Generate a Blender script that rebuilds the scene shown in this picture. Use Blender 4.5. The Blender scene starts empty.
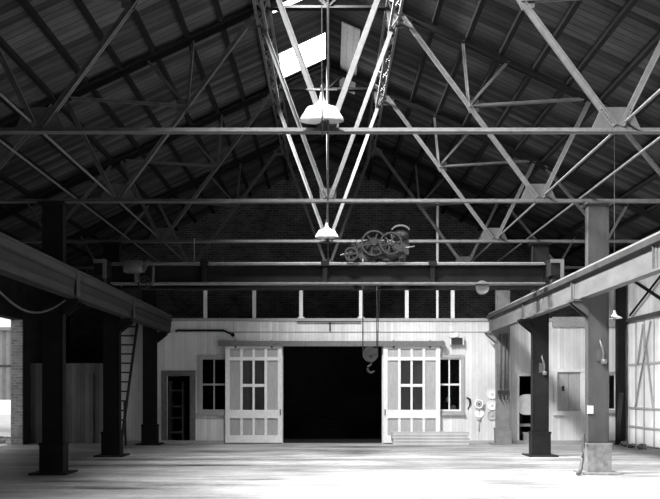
import bpy, math, random
from mathutils import Vector, Matrix
random.seed(7)
S = bpy.context.scene
COL = S.collection
F = 857.0
VX, VY, EYE = 328.0, 391.0, 1.6

def PX(x, y, s):                       # reading of a place: metres from image scale s (px per metre)
    return ((x-VX)/s, F/s, EYE+(VY-y)/s)

# ------------------------------------------------------------------ materials
def nt(name):
    m = bpy.data.materials.new(name); m.use_nodes = True
    t = m.node_tree; t.nodes.clear()
    out = t.nodes.new('ShaderNodeOutputMaterial')
    return m, t, out
def ramp(t, fac, stops):
    r = t.nodes.new('ShaderNodeValToRGB')
    el = r.color_ramp.elements
    while len(el) < len(stops): el.new(0.5)
    for e, (p, v) in zip(el, stops):
        e.position = p; e.color = (v, v, v, 1)
    t.links.new(fac, r.inputs[0]); return r.outputs[0]
def noise(t, vec, scale, detail=5, rough=.55):
    n = t.nodes.new('ShaderNodeTexNoise'); n.inputs['Scale'].default_value = scale
    n.inputs['Detail'].default_value = detail; n.inputs['Roughness'].default_value = rough
    if vec is not None: t.links.new(vec, n.inputs['Vector'])
    return n.outputs['Fac']
def coords(t, scale=(1,1,1)):
    c = t.nodes.new('ShaderNodeTexCoord'); mp = t.nodes.new('ShaderNodeMapping')
    mp.inputs['Scale'].default_value = scale
    t.links.new(c.outputs['Object'], mp.inputs['Vector']); return mp.outputs['Vector']
def mul(t, a, b, op='MULTIPLY'):
    m = t.nodes.new('ShaderNodeMath'); m.operation = op
    for i, v in enumerate((a, b)):
        if isinstance(v, (int, float)): m.inputs[i].default_value = v
        else: t.links.new(v, m.inputs[i])
    return m.outputs[0]
def finish(t, out, col, rough=.7, metal=0., bump=None, bd=.01, spec=.3):
    b = t.nodes.new('ShaderNodeBsdfPrincipled')
    if isinstance(col, (int, float)): b.inputs['Base Color'].default_value = (col, col, col, 1)
    else: t.links.new(col, b.inputs['Base Color'])
    b.inputs['Roughness'].default_value = rough; b.inputs['Metallic'].default_value = metal
    b.inputs['Specular IOR Level'].default_value = spec
    if bump is not None:
        bp = t.nodes.new('ShaderNodeBump'); bp.inputs['Distance'].default_value = bd
        t.links.new(bump, bp.inputs['Height']); t.links.new(bp.outputs[0], b.inputs['Normal'])
    t.links.new(b.outputs[0], out.inputs[0])
def plain(name, lo, hi, scale=6, rough=.6, metal=0., spec=.3, stretch=(1,1,1)):
    m, t, out = nt(name); v = coords(t, stretch)
    n = noise(t, v, scale)
    finish(t, out, ramp(t, n, [(.3, lo), (.7, hi)]), rough, metal, n, .004, spec)
    return m
def saw(t, axis_out, period):          # 0..1 within each board
    return mul(t, mul(t, axis_out, 1/period), 1.0, 'MODULO') if False else mul(t, mul(t, axis_out, 1/period), 0.0, 'FRACT')
def boards(name, lo, hi, axis, period, groove=.05, gdark=.35, grain=(1,1,1), rough=.75, dirt=0.0, bd=.006):
    """boards whose seams repeat along `axis` (object space), each board with its own tone"""
    m, t, out = nt(name)
    c = t.nodes.new('ShaderNodeTexCoord'); sp = t.nodes.new('ShaderNodeSeparateXYZ')
    t.links.new(c.outputs['Object'], sp.inputs[0])
    a = sp.outputs[axis]
    sc = mul(t, a, 1/period)
    fr = mul(t, sc, 0, 'FRACT'); fl = mul(t, sc, 0, 'FLOOR')
    w = t.nodes.new('ShaderNodeTexWhiteNoise'); w.noise_dimensions = '1D'; t.links.new(fl, w.inputs['W'])
    n = noise(t, coords(t, grain), 3, 6, .6)
    f = mul(t, mul(t, w.outputs['Value'], .5), mul(t, n, .5), 'ADD')
    col = ramp(t, f, [(.25, lo), (.75, hi)])
    seam = t.nodes.new('ShaderNodeMath'); seam.operation = 'GREATER_THAN'; seam.inputs[1].default_value = groove
    t.links.new(fr, seam.inputs[0])
    k = mul(t, mul(t, seam.outputs[0], 1-gdark), gdark, 'ADD')
    if dirt:
        d = noise(t, coords(t, (.6,.6,.35)), 1.6, 6, .65)
        k = mul(t, k, ramp(t, d, [(.3, 1-dirt), (.62, 1)]))
    mx = t.nodes.new('ShaderNodeVectorMath'); mx.operation = 'SCALE'
    t.links.new(col, mx.inputs[0]); t.links.new(k, mx.inputs['Scale'])
    finish(t, out, mx.outputs[0], rough, 0, seam.outputs[0], bd, .2)
    return m
def brick(name, lo, hi, mortar, rot=(math.pi/2,0,0)):
    m, t, out = nt(name)
    c = t.nodes.new('ShaderNodeTexCoord'); mp = t.nodes.new('ShaderNodeMapping')
    mp.inputs['Rotation'].default_value = rot
    t.links.new(c.outputs['Object'], mp.inputs['Vector'])
    b = t.nodes.new('ShaderNodeTexBrick'); t.links.new(mp.outputs[0], b.inputs['Vector'])
    b.inputs['Color1'].default_value = (lo,lo,lo,1); b.inputs['Color2'].default_value = (hi,hi,hi,1)
    b.inputs['Mortar'].default_value = (mortar,mortar,mortar,1)
    b.inputs['Scale'].default_value = 1; b.inputs['Brick Width'].default_value = .23
    b.inputs['Row Height'].default_value = .085; b.inputs['Mortar Size'].default_value = .009
    n = noise(t, coords(t), 2.2, 6, .6)
    mx = t.nodes.new('ShaderNodeVectorMath'); mx.operation = 'SCALE'
    t.links.new(b.outputs['Color'], mx.inputs[0]); t.links.new(ramp(t, n, [(.3,.5),(.7,1.1)]), mx.inputs['Scale'])
    finish(t, out, mx.outputs[0], .9, 0, b.outputs['Fac'], -.006, .1)
    return m
def emitter(name, v):
    m, t, out = nt(name); e = t.nodes.new('ShaderNodeEmission')
    e.inputs['Strength'].default_value = v; t.links.new(e.outputs[0], out.inputs[0]); return m
def glass(name):
    m, t, out = nt(name)
    tr = t.nodes.new('ShaderNodeBsdfTransparent'); tr.inputs[0].default_value = (.75,.75,.75,1)
    g = t.nodes.new('ShaderNodeBsdfGlossy'); g.inputs['Roughness'].default_value = .06
    fr = t.nodes.new('ShaderNodeFresnel'); fr.inputs[0].default_value = 1.5
    mx = t.nodes.new('ShaderNodeMixShader')
    t.links.new(fr.outputs[0], mx.inputs[0]); t.links.new(tr.outputs[0], mx.inputs[1]); t.links.new(g.outputs[0], mx.inputs[2])
    t.links.new(mx.outputs[0], out.inputs[0]); return m

def floor_mat():
    m, t, out = nt('worn_concrete'); v = coords(t)
    n1 = noise(t, v, .5, 8, .62); n2 = noise(t, coords(t, (.35, 1.6, 1)), 1.3, 7, .65); n3 = noise(t, v, 9, 6, .6)
    col = ramp(t, n2, [(.30, .12), (.48, .25), (.68, .40)])
    k = mul(t, ramp(t, n1, [(.3, .55), (.55, 1.0)]), ramp(t, n3, [(.25, .75), (.65, 1.05)]))
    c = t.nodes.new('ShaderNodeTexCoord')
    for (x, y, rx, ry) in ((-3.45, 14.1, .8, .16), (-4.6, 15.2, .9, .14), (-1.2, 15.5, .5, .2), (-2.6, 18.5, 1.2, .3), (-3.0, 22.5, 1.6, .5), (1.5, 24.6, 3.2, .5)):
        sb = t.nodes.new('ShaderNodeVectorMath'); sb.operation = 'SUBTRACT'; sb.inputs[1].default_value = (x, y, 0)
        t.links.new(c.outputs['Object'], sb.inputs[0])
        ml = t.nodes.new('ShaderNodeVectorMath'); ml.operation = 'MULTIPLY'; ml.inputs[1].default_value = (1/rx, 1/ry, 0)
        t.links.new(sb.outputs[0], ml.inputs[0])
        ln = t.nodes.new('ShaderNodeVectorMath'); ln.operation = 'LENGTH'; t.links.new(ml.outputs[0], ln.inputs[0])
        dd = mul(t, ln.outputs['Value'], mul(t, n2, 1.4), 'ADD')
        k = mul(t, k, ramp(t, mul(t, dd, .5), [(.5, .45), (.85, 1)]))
    mx = t.nodes.new('ShaderNodeVectorMath'); mx.operation = 'SCALE'
    t.links.new(col, mx.inputs[0]); t.links.new(k, mx.inputs['Scale'])
    finish(t, out, mx.outputs[0], .55, 0, n3, .01, .35); return m

M = dict(
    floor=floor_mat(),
    roof=boards('roof_boards', .016, .09, 1, .19, .09, .22, (.25, 5, 1), dirt=.45),
    purlin=plain('purlin_timber', .008, .016, 8, .9, 0, .1, stretch=(4,.3,4)),
    truss=plain('truss_steel', .06, .1, 9, .5, .0, .5),
    gusset=plain('gusset_steel', .045, .07, 9, .55, .0, .4),
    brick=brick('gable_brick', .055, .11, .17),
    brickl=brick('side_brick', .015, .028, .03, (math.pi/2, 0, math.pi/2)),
    jamb=brick('jamb_brick', .22, .34, .4),  # jamb brick lightened: daylight from the yard put into its colour
    white=boards('white_boards', .58, .7, 0, .1, .07, .72, (6, 6, .5), dirt=.28, bd=.003),
    greyb=boards('grey_boards', .1, .15, 0, .14, .06, .6, (6, 6, .4), dirt=.4, bd=.003),
    wallr=boards('pale_side_boards', .72, .84, 1, .14, .06, .72, (6, 6, .4), dirt=.3, bd=.003),
    dark=plain('shade_boards', .012, .02, 3, .9, 0, .1),  # near-black: shade of the unlit office put into its board colour
    office_shade=plain('shade_floor', .012, .022, 3, .9, 0, .1),  # office floor blackened, doorway shade put into the colour
    trimw=plain('white_paint', .58, .7, 12, .55),
    trimg=plain('grey_paint', .26, .34, 12, .6),
    panel=plain('door_panel_grey', .28, .37, 7, .6, stretch=(6,6,.6)),
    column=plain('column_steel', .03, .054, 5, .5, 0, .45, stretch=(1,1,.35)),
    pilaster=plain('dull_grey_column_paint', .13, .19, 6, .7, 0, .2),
    columnm=plain('blackish_column_steel', .006, .011, 5, .7, 0, .2),  # near-black steel tone for one column
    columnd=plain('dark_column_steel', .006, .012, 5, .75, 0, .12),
    conc=plain('base_concrete', .1, .2, 9, .85),
    girder=plain('girder_paint', .075, .115, 4, .6, 0, .3, stretch=(1,.5,1)),
    gtop=plain('girder_top_steel', .02, .04, 6, .5, 0, .5),
    rail=plain('rail_steel', .35, .5, 10, .35, .6, .5),
    gwood=boards('girder_timber', .025, .05, 2, .17, .06, .3, (1,.5,6), dirt=.3),
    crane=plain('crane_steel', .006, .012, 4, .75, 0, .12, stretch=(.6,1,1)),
    cranel=plain('lit_crane_steel', .08, .14, 8, .45, 0, .5),  # paler than the web: light caught by the flanges put into colour
    gear=plain('gear_iron', .012, .024, 12, .6, 0, .25),
    motor=plain('motor_shell', .06, .1, 8, .4, .1, .5),
    black=plain('black_iron', .015, .03, 8, .6, 0, .3),
    enamel=plain('white_enamel', .58, .66, 12, .25, 0, .5),
    rope=plain('wire_rope', .03, .05, 30, .7),
    lumber=boards('sawn_lumber', .36, .5, 2, .065, .1, .5, (.4, 5, 6), dirt=.25),
    disc=plain('pale_disc', .75, .86, 14, .5),
    discg=plain('grey_disc', .36, .46, 14, .6),
    glass=glass('window_glass'),
    trimd=plain('dull_brown_grey', .1, .15, 10, .7, 0, .2),
    galv=plain('galvanised', .07, .12, 14, .4, .2, .5),
    frontw=plain('front_wall', .03, .05, 3, .9, 0, .1),
    sky=emitter('bright_skylight_glass', 6.0),
    corr=plain('corrugated_iron', .3, .4, 4, .5, .3),
    ground=plain('pale_yard', .6, .8, 2, .9),
    rubble=plain('rubble_stone', .2, .5, 4, .9),
)

# ------------------------------------------------------------------ mesh builder
class MB:
    def __init__(s): s.v = []; s.f = []; s.sm = []
    def add(s, vs, fs, smooth=False):
        o = len(s.v); s.v += [Vector(p) for p in vs]
        s.f += [tuple(i+o for i in f) for f in fs]; s.sm += [smooth]*len(fs); return s
    def box(s, x0, x1, y0, y1, z0, z1):
        vs = [(x,y,z) for z in (z0,z1) for y in (y0,y1) for x in (x0,x1)]
        return s.add(vs, [(0,2,3,1),(4,5,7,6),(0,1,5,4),(2,6,7,3),(0,4,6,2),(1,3,7,5)])
    def bar(s, p, q, w, h, up=(0,1,0), off=(0,0)):
        """box along p->q, w across, h along `up`; off shifts (across, up)"""
        p, q, up = Vector(p), Vector(q), Vector(up)
        d = (q-p).normalized(); a = d.cross(up).normalized(); u = a.cross(d).normalized()
        vs = []
        for e in (p, q):
            for su in (-1,1):
                for sa in (-1,1): vs.append(e + a*(off[0]+sa*w/2) + u*(off[1]+su*h/2))
        return s.add(vs, [(0,1,3,2),(4,6,7,5),(0,4,5,1),(2,3,7,6),(0,2,6,4),(1,5,7,3)])
    def tube(s, pts, r, n=8, caps=True):
        pts = [Vector(p) for p in pts]; rings = []
        ref = Vector((0,0,1))
        for i, p in enumerate(pts):
            d = (pts[min(i+1,len(pts)-1)] - pts[max(i-1,0)]).normalized()
            rf = ref if abs(d.dot(ref)) < .95 else Vector((1,0,0))
            a = d.cross(rf).normalized(); b = a.cross(d)
            rr = r[i] if isinstance(r, (list,tuple)) else r
            rings.append([p + (a*math.cos(2*math.pi*k/n) + b*math.sin(2*math.pi*k/n))*rr for k in range(n)])
        vs = [v for rg in rings for v in rg]; fs = []
        for i in range(len(pts)-1):
            for k in range(n):
                fs.append((i*n+k, i*n+(k+1)%n, (i+1)*n+(k+1)%n, (i+1)*n+k))
        s.add(vs, fs, True)
        if caps:
            o = len(s.v)-len(vs)
            s.f += [tuple(o+k for k in reversed(range(n))), tuple(o+(len(pts)-1)*n+k for k in range(n))]; s.sm += [False]*2
        return s
    def lathe(s, prof, c, axis='Z', n=28, closed=False):
        """prof: list of (radius, along)"""
        vs = []
        for r, h in prof:
            for k in range(n):
                a = 2*math.pi*k/n; x, y = r*math.cos(a), r*math.sin(a)
                p = {'Z':(x,y,h), 'Y':(x,h,y), 'X':(h,x,y)}[axis]
                vs.append((c[0]+p[0], c[1]+p[1], c[2]+p[2]))
        fs = []; m = len(prof)
        for i in range(m if closed else m-1):
            j = (i+1) % m
            for k in range(n): fs.append((i*n+k, i*n+(k+1)%n, j*n+(k+1)%n, j*n+k))
        return s.add(vs, fs, True)
    def prism(s, poly, y0, y1):          # polygon in XZ extruded along Y
        n = len(poly)
        vs = [(x,y0,z) for x,z in poly] + [(x,y1,z) for x,z in poly]
        fs = [tuple(range(n)), tuple(reversed(range(n,2*n)))] + [(i, i+n, (i+1)%n+n, (i+1)%n) for i in range(n)]
        return s.add(vs, fs)
    def disc(s, c, r, t, axis='Y', n=24):
        return s.lathe([(0.0005,-t/2),(r,-t/2),(r,t/2),(0.0005,t/2)], c, axis, n)
    def ring(s, c, R, r, axis='Y', n=32, m=8):
        return s.lathe([(R+r*math.cos(2*math.pi*i/m), r*math.sin(2*math.pi*i/m)) for i in range(m)], c, axis, n, True)
    def build(s, name, mat, parent=None, at=None):
        o0 = Vector(ORG.get(parent.name, (0,0,0))) if parent else Vector(at or (0,0,0))
        me = bpy.data.meshes.new(name); me.from_pydata([v-o0 for v in s.v], [], s.f)
        me.polygons.foreach_set('use_smooth', s.sm)
        me.materials.append(M[mat] if isinstance(mat, str) else mat)
        import bmesh
        bm = bmesh.new(); bm.from_mesh(me); bmesh.ops.recalc_face_normals(bm, faces=bm.faces)
        for e in bm.edges:
            if len(e.link_faces) == 2 and e.calc_face_angle(0) > .7: e.smooth = False
        bm.to_mesh(me); bm.free()
        o = bpy.data.objects.new(name, me); COL.objects.link(o)
        if parent: o.parent = parent; ORG[o.name] = tuple(o0)
        else: o.location = o0; ORG[o.name] = tuple(o0)
        return o
ORG = {}
def tag(o, label, cat, group=None):
    o['label'] = label; o['category'] = cat
    if group: o['group'] = group
    return o
def thing(name, loc, label, cat, group=None):
    o = bpy.data.objects.new(name, None); COL.objects.link(o); o.location = loc; o.empty_display_size = .2
    ORG[o.name] = tuple(loc); return tag(o, label, cat, group)
def struct(mb, name, mat):
    o = mb.build(name, mat); o['kind'] = 'structure'; return o
def dup(root, loc, label):
    r = root.copy(); COL.objects.link(r); r.location = loc; r['label'] = label
    for ch in list(root.children):
        c = ch.copy(); COL.objects.link(c); c.parent = r
        for g in list(ch.children):
            d = g.copy(); COL.objects.link(d); d.parent = c
    return r

# ------------------------------------------------------------------ dimensions
YT = [12.17, 16.67, 21.17, 25.67]     # the four trusses in view
YP, YG, YF = 26.2, 30.2, -4.0         # board partition, brick gable, wall behind
XW = 9.1                              # side walls
SP = F/YP                             # px per metre at the partition
PIT = .46
def zr(x): return 9.78-PIT*abs(x)     # underside of the roof boards
def pp(x, y): return ((x-VX)/SP, EYE+(VY-y)/SP)   # point on the partition face

# ------------------------------------------------------------------ setting
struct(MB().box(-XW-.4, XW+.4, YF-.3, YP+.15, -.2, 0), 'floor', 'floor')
struct(MB().box(-XW-.4, XW+.4, YP+.15, YG+.3, -.2, -.005), 'floor_office', 'office_shade')

# roof: left slope with glazed openings next to the ridge, right slope closed
SKY = [(-.6,1.05),(3.4,5.05),(7.4,9.05),(11.4,13.05),(15.6,17.45),(19.5,21.08)]
XS0, XS1 = -1.12, -.06
def slab(mb, xa, xb, y0, y1, t=.06):
    poly = [(xa, zr(xa)), (xb, zr(xb)), (xb, zr(xb)+t), (xa, zr(xa)+t)]
    return mb.prism(poly, y0, y1)
lf = MB(); slab(lf, -XW-.5, XS0, YF-.3, YG+.3); slab(lf, XS1, 0, YF-.3, YG+.3)
yy = YF-.3
for a, b in SKY:
    slab(lf, XS0, XS1, yy, a); yy = b
slab(lf, XS0, XS1, yy, YG+.3)
struct(lf, 'ceiling_left', 'roof')
rt = MB(); slab(rt, 0, XW+.5, YF-.3, YG+.3); struct(rt, 'ceiling_right', 'roof')
for i, (a, b) in enumerate(SKY):
    w = MB()
    poly = [(XS0, zr(XS0)+.03), (XS1, zr(XS1)+.03), (XS1, zr(XS1)+.045), (XS0, zr(XS0)+.045)]
    w.prism(poly, a, b)
    o = struct(w, 'window_%d' % (i+1), 'sky')

# gable wall of brick
g = MB(); g.prism([(-XW-.4, 0), (XW+.4, 0), (XW+.4, zr(XW+.4)), (0, zr(0)), (-XW-.4, zr(XW+.4))], YG, YG+.3)
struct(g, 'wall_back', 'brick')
fw = MB(); fw.prism([(-XW-.4, 0), (XW+.4, 0), (XW+.4, zr(XW+.4)), (0, zr(0)), (-XW-.4, zr(XW+.4))], YF-.3, YF)
struct(fw, 'wall_front', 'frontw')
# side walls: the left one has a doorway to the yard
YJ = 25.5; DZ = 3.72
lw = MB(); TH = .34
lw.box(-XW-TH, -XW, YF-.3, 22.4, 0, zr(XW)-.002); lw.box(-XW-TH, -XW, 22.4, YJ, DZ, zr(XW)-.002); lw.box(-XW-TH, -XW, YJ+.06, YG+.3, 0, zr(XW)-.002)
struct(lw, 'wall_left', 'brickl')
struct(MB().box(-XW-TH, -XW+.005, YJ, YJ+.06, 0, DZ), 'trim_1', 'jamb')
struct(MB().box(XW, XW+.25, YF-.3, YG+.3, 0, zr(XW)-.002), 'wall_right', 'wallr')

# the board partition with its openings (x0,x1,z0,z1)
def pr(x0, x1, y0, y1):
    a, b = pp(x0, y1), pp(x1, y0); return (a[0], b[0], max(0, a[1]), b[1])
D1 = pr(167, 190, 376, 444); W1 = pr(201, 240, 358, 411); D2 = pr(283, 382, 345, 444); W2 = pr(426, 461, 358, 411)
D3 = pr(519, 537, 376, 444); W3 = pr(557, 586, 372, 411); W4 = pr(607, 616, 374, 410)
PT = pp(0, 319)[1]; XL = -6.65
def wall_holes(mb, x0, x1, z1, holes, y0, y1):
    hs = sorted(holes); x = x0
    for (a, b, c, d) in hs:
        mb.box(x, a, y0, y1, 0, z1)
        if c > .01: mb.box(a, b, y0, y1, 0, c)
        mb.box(a, b, y0, y1, d, z1); x = b
    mb.box(x, x1, y0, y1, 0, z1); return mb
struct(wall_holes(MB(), XL, XW, PT, [D1,W1,D2,W2,D3,W3,W4], YP, YP+.12), 'wall_partition', 'white')
struct(MB().box(-XW, XL, YP, YP+.12, 0, 2.45), 'wall_partition_low', 'greyb')
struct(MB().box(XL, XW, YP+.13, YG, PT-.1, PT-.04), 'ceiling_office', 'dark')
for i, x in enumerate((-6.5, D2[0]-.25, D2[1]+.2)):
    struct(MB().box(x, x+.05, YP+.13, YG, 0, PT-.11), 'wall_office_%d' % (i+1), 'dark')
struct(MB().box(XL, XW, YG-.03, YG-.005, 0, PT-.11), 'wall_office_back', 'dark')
# bands and sills on the partition
struct(MB().box(XL, XW-.02, YP-.03, YP, PT-.07, PT+.02), 'trim_2', 'trimg')
struct(MB().box(XL, D2[0]-.02, YP-.05, YP-.002, 0, .09).box(D2[1]+.02, XW-.02, YP-.05, YP-.002, 0, .09), 'baseboard_partition', 'trimg')
a = pp(0, 332)[1]
struct(MB().box(-4.5, 5.0, YP-.015, YP-.001, a-.012, a+.012), 'trim_3', 'trimg')
b0, b1 = pp(552, 327), pp(626, 317)
struct(MB().box(b0[0], XW-.02, YP-.06, YP-.001, b0[1], b1[1]), 'trim_4', 'trimg')

# doors and windows set in the partition (frames)
def casing(n, R, w, mat, kind='window', sill=True):
    mb = MB(); x0, x1, z0, z1 = R; y0, y1 = YP-.035, YP-.001
    mb.box(x0-w, x0, y0, y1, z0-(w if sill else 0), z1+w); mb.box(x1, x1+w, y0, y1, z0-(w if sill else 0), z1+w)
    mb.box(x0, x1, y0, y1, z1, z1+w)
    if sill: mb.box(x0, x1, y0, y1, z0-w, z0); mb.box(x0-w-.03, x1+w+.03, y0-.05, y1, z0-w-.03, z0-w+.02)
    o = mb.build('%s_%d' % (kind, n), mat); o['kind'] = 'structure'; return o
def sash(par, R, cols, rows, mat='trimw', t=.045):
    mb = MB(); x0, x1, z0, z1 = R; y0, y1 = YP+.02, YP+.06
    mb.box(x0, x0+t, y0, y1, z0, z1); mb.box(x1-t, x1, y0, y1, z0, z1)
    mb.box(x0+t, x1-t, y0, y1, z0, z0+t); mb.box(x0+t, x1-t, y0, y1, z1-t, z1)
    for i in range(1, cols):
        xm = x0+(x1-x0)*i/cols; mb.box(xm-.02, xm+.02, y0, y1, z0+t, z1-t)
    for j in range(1, rows):
        zm = z0+(z1-z0)*j/rows; mb.box(x0+t, x1-t, y0-.004, y1+.004, zm-.028, zm+.028)
    so = mb.build('window_sash', mat, par)
    MB().box(x0+t*.5, x1-t*.5, YP+.036, YP+.042, z0+t*.5, z1-t*.5).build('window_pane', 'glass', so)
c = casing(7, W1, .1, 'trimg'); sash(c, W1, 3, 2, 'trimg')
c = casing(8, W2, .1, 'trimg'); sash(c, W2, 3, 2)
c = casing(9, W3, .1, 'trimw'); 
xm3 = (W3[0]+W3[1])/2-.08
MB().box(W3[0], xm3-.006, YP+.03, YP+.06, W3[2], W3[3]).box(xm3+.006, W3[1]-.17, YP+.03, YP+.06, W3[2], W3[3]).build('shutter', 'panel', c)
MB().box(W3[1]-.17, W3[1], YP-.02, YP+.06, W3[2], W3[3]).build('mullion', 'trimw', c)
MB().tube([(pp(563,0)[0], YP+.02, pp(0,386)[1]), (pp(563.5,0)[0], YP+.01, pp(0,391)[1])], .04, 8).build('latch', 'black', c)
c = casing(10, W4, .07, 'trimg'); sash(c, W4, 1, 1)
casing(1, D1, .17, 'trimd', 'door', False)
casing(3, D3, .08, 'trimw', 'door', False)

# ------------------------------------------------------------------ roof purlins
ords = ['first','second','third','fourth','fifth','sixth','seventh','eighth','ninth','tenth','eleventh','twelfth']
for sgn, side in ((-1,'left'),(1,'right')):
    for i in range(12):
        x = sgn*(1.42+.65*i)
        z1 = zr(x)-.012
        mb = MB().box(x-.045, x+.045, 8.0, YG-.01, z1-.09, z1)
        o = mb.build('roof_purlin', 'purlin', None, (x, 8.0, z1-.13))
        tag(o, '%s timber purlin down from the ridge under the %s roof slope' % (ords[i], side), 'purlin', 'timber purlins under the roof boards')
rb = MB().box(-.05, .05, 8, YG-.01, zr(.05)-.24, zr(.05)-.015).build('ridge_beam', 'purlin', None, (0,8,9.5))
tag(rb, 'timber beam running under the very ridge of the roof', 'beam')

# ------------------------------------------------------------------ trusses
def zc(x): return zr(x)-.012-.09-.06   # centre line of the top chord, under the purlins
def angle_member(mb, p, q, w=.1, leg=.09, t=.014):
    """double angle in the truss plane: two upright legs with a gap and a flange to each side"""
    up = (0,1,0)
    for sy in (-1, 1):
        mb.bar(p, q, w, t, up, (0, sy*.016))
        mb.bar(p, q, t, leg, up, (-w/2+t/2, sy*(.016+leg/2)))
    return mb
def gusset(mb, poly, ys=(-.007,.007)): return mb.prism(poly, *ys)
def rivets(mb, p, q, n, y=-.028, r=.014):
    p, q = Vector(p), Vector(q)
    for i in range(n):
        c = p.lerp(q, (i+.5)/n)
        mb.lathe([(r, 0), (r*.75, -.008), (.001, -.012)], (c.x, y, c.z), 'Y', 8)
Zb = 5.3
tr = thing('roof_truss', (0, YT[0], Zb), 'nearest steel roof truss, its chord crossing just below the upper white lamp', 'truss', 'steel roof trusses')
ORG[tr.name] = (0, 0, Zb)
angle_member(MB(), (-XW+.02, 0, Zb), (XW-.02, 0, Zb), .066, .055).build('bottom_chord', 'truss', tr)
AX = 1.37
A = (AX, zc(AX)); B = (4.1, Zb); Mm = ((A[0]+B[0])/2, (A[1]+B[1])/2)
for s in (-1, 1):
    angle_member(MB(), (s*.03, 0, zc(0)), (s*(XW-.03), 0, zc(XW)), .12 if s > 0 else .12).build('top_chord', 'purlin', tr)
    def mem(p, q, w=.1, nm='web_strut'):
        d = Vector((q[0]-p[0], 0, q[1]-p[1])).normalized()*.0
        angle_member(MB(), (s*p[0], 0, p[1]), (s*q[0], 0, q[1]), w*.8, .035).build(nm, 'truss', tr)
    mem((.05, Zb+.06), A, .1)
    mem((B[0]-.04, Zb+.06), A, .1)
    mem((B[0]+.06, Zb+.06), (5.1, zc(5.1)), .1)
    mem(Mm, (2.62, zc(2.62)), .065, 'small_strut'); mem(Mm, (3.5, zc(3.5)), .065, 'small_strut')
    mem(Mm, (5.0, zc(5.0)-.03), .065, 'small_strut')
    mem((5.35, zc(5.35)), (6.9, Zb+.04), .08); mem((6.9, Zb+.04), (7.4, zc(7.4)), .065, 'small_strut')
    gp = MB(); gusset(gp, [(s*(B[0]-.36), Zb+.02), (s*(B[0]+.34), Zb+.02), (s*(B[0]+.2), Zb+.33), (s*(B[0]-.22), Zb+.33)])
    rivets(gp, (s*(B[0]-.34), 0, Zb), (s*(B[0]+.32), 0, Zb), 9)
    rivets(gp, (s*(B[0]-.08), 0, Zb+.1), (s*(B[0]-.24), 0, Zb+.31), 6); rivets(gp, (s*(B[0]+.1), 0, Zb+.1), (s*(B[0]+.19), 0, Zb+.31), 5)
    gp.build('gusset_plate', 'gusset', tr)
    ga = MB(); gusset(ga, [(s*(AX-.25), A[1]+.12), (s*(AX+.3), A[1]-.12), (s*(AX+.2), A[1]-.34), (s*(AX-.2), A[1]-.3)])
    rivets(ga, (s*(AX-.14), 0, A[1]-.24), (s*(AX+.16), 0, A[1]-.24), 4)
    ga.build('gusset_plate', 'gusset', tr)
    gm = MB(); gusset(gm, [(s*(Mm[0]-.12), Mm[1]+.12), (s*(Mm[0]+.2), Mm[1]+.12), (s*(Mm[0]+.2), Mm[1]-.1), (s*(Mm[0]+.02), Mm[1]-.14)])
    gm.build('gusset_plate', 'gusset', tr)
    # little braces from the tie up to the ridge
    angle_member(MB(), (s*.03, 0, 9.1), (s*.4, 0, zc(.4)), .05, .04).build('small_strut', 'purlin', tr)
angle_member(MB(), (-AX+.2, 0, 9.06), (AX-.2, 0, 9.06), .07, .06).build('collar_tie', 'purlin', tr)
gc = MB(); gusset(gc, [(-.15, Zb+.02), (.15, Zb+.02), (.17, Zb+.24), (-.17, Zb+.24)]); rivets(gc, (-.14,0,Zb), (.14,0,Zb), 4)
rivets(gc, (-.05,0,Zb+.1), (-.12,0,Zb+.22), 3); rivets(gc, (.05,0,Zb+.1), (.12,0,Zb+.22), 3)
gc.build('gusset_plate', 'gusset', tr)
MB().tube([(0,-.04,zc(0)), (0,-.04,Zb-.12)], .017, 8).build('king_rod', 'gusset', tr)
dup(tr, (0, YT[1], Zb), 'second steel roof truss back, crossing over the top of the nearest right column')
dup(tr, (0, YT[2], Zb), 'third steel roof truss back, its chord just behind the lower white lamp')
dup(tr, (0, YT[3], Zb), 'rearmost steel roof truss, above the board partition and behind the crane')

# longitudinal lattice girders each side of the ridge
for s, side in ((-1,'left'),(1,'right')):
    P = [(1.14, zr(1.14)-.2), (1.36, zr(1.36)-.42), (1.2, zr(1.2)-.6)]
    t = thing('lattice_girder', (s*1.25, 8, 8.6), 'steel lattice girder running lengthwise close under the ridge, %s of the skylights' % side if s < 0 else 'steel lattice girder running lengthwise under the right slope near the ridge', 'lattice girder', 'lattice girders under the ridge')
    for (x, z) in P:
        MB().bar((s*x, 8, z), (s*x, 26, z), .05, .05, (0,0,1)).build('chord', 'truss', t)
    lz = MB(); y = 8.2; k = 0
    while y < 25.8:
        p, q = P[k % 2], P[(k+1) % 2]; lz.bar((s*p[0], y, p[1]), (s*q[0], y+.45, q[1]), .035, .012, (0,0,1))
        p, q = P[1+(k % 2)], P[1+((k+1) % 2)]; lz.bar((s*p[0], y, p[1]), (s*q[0], y+.45, q[1]), .035, .012, (0,0,1))
        y += .45; k += 1
    lz.build('lacing', 'truss', t)
# longitudinal rods at chord level
for x, z, nm in ((-4.22, 5.42, 'inner left'), (4.22, 5.42, 'inner right'), (-5.02, 5.43, 'outer left'), (5.02, 5.43, 'outer right')):
    o = MB().tube([(x, 8.5, z), (x, 26, z)], .021, 8).build('tie_rod', 'truss', None, (x, 8.5, z))
    tag(o, 'long thin steel rod running lengthwise over the truss chords, the %s one' % nm, 'rod', 'long rods over the truss chords')
# pale boarded hatch on the right slope
mb = MB(); 
for i in range(3):
    xa = .30+i*.135; xb = xa+.13
    mb.prism([(xa, zr(xa)-.012), (xb, zr(xb)-.012), (xb, zr(xb)-.045), (xa, zr(xa)-.045)], 18.6, 22.6)
tag(mb.build('roof_hatch', 'trimw', None, (.5, 20, 9.5)), 'pale boarded hatch under the roof just right of the ridge', 'hatch')

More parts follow.
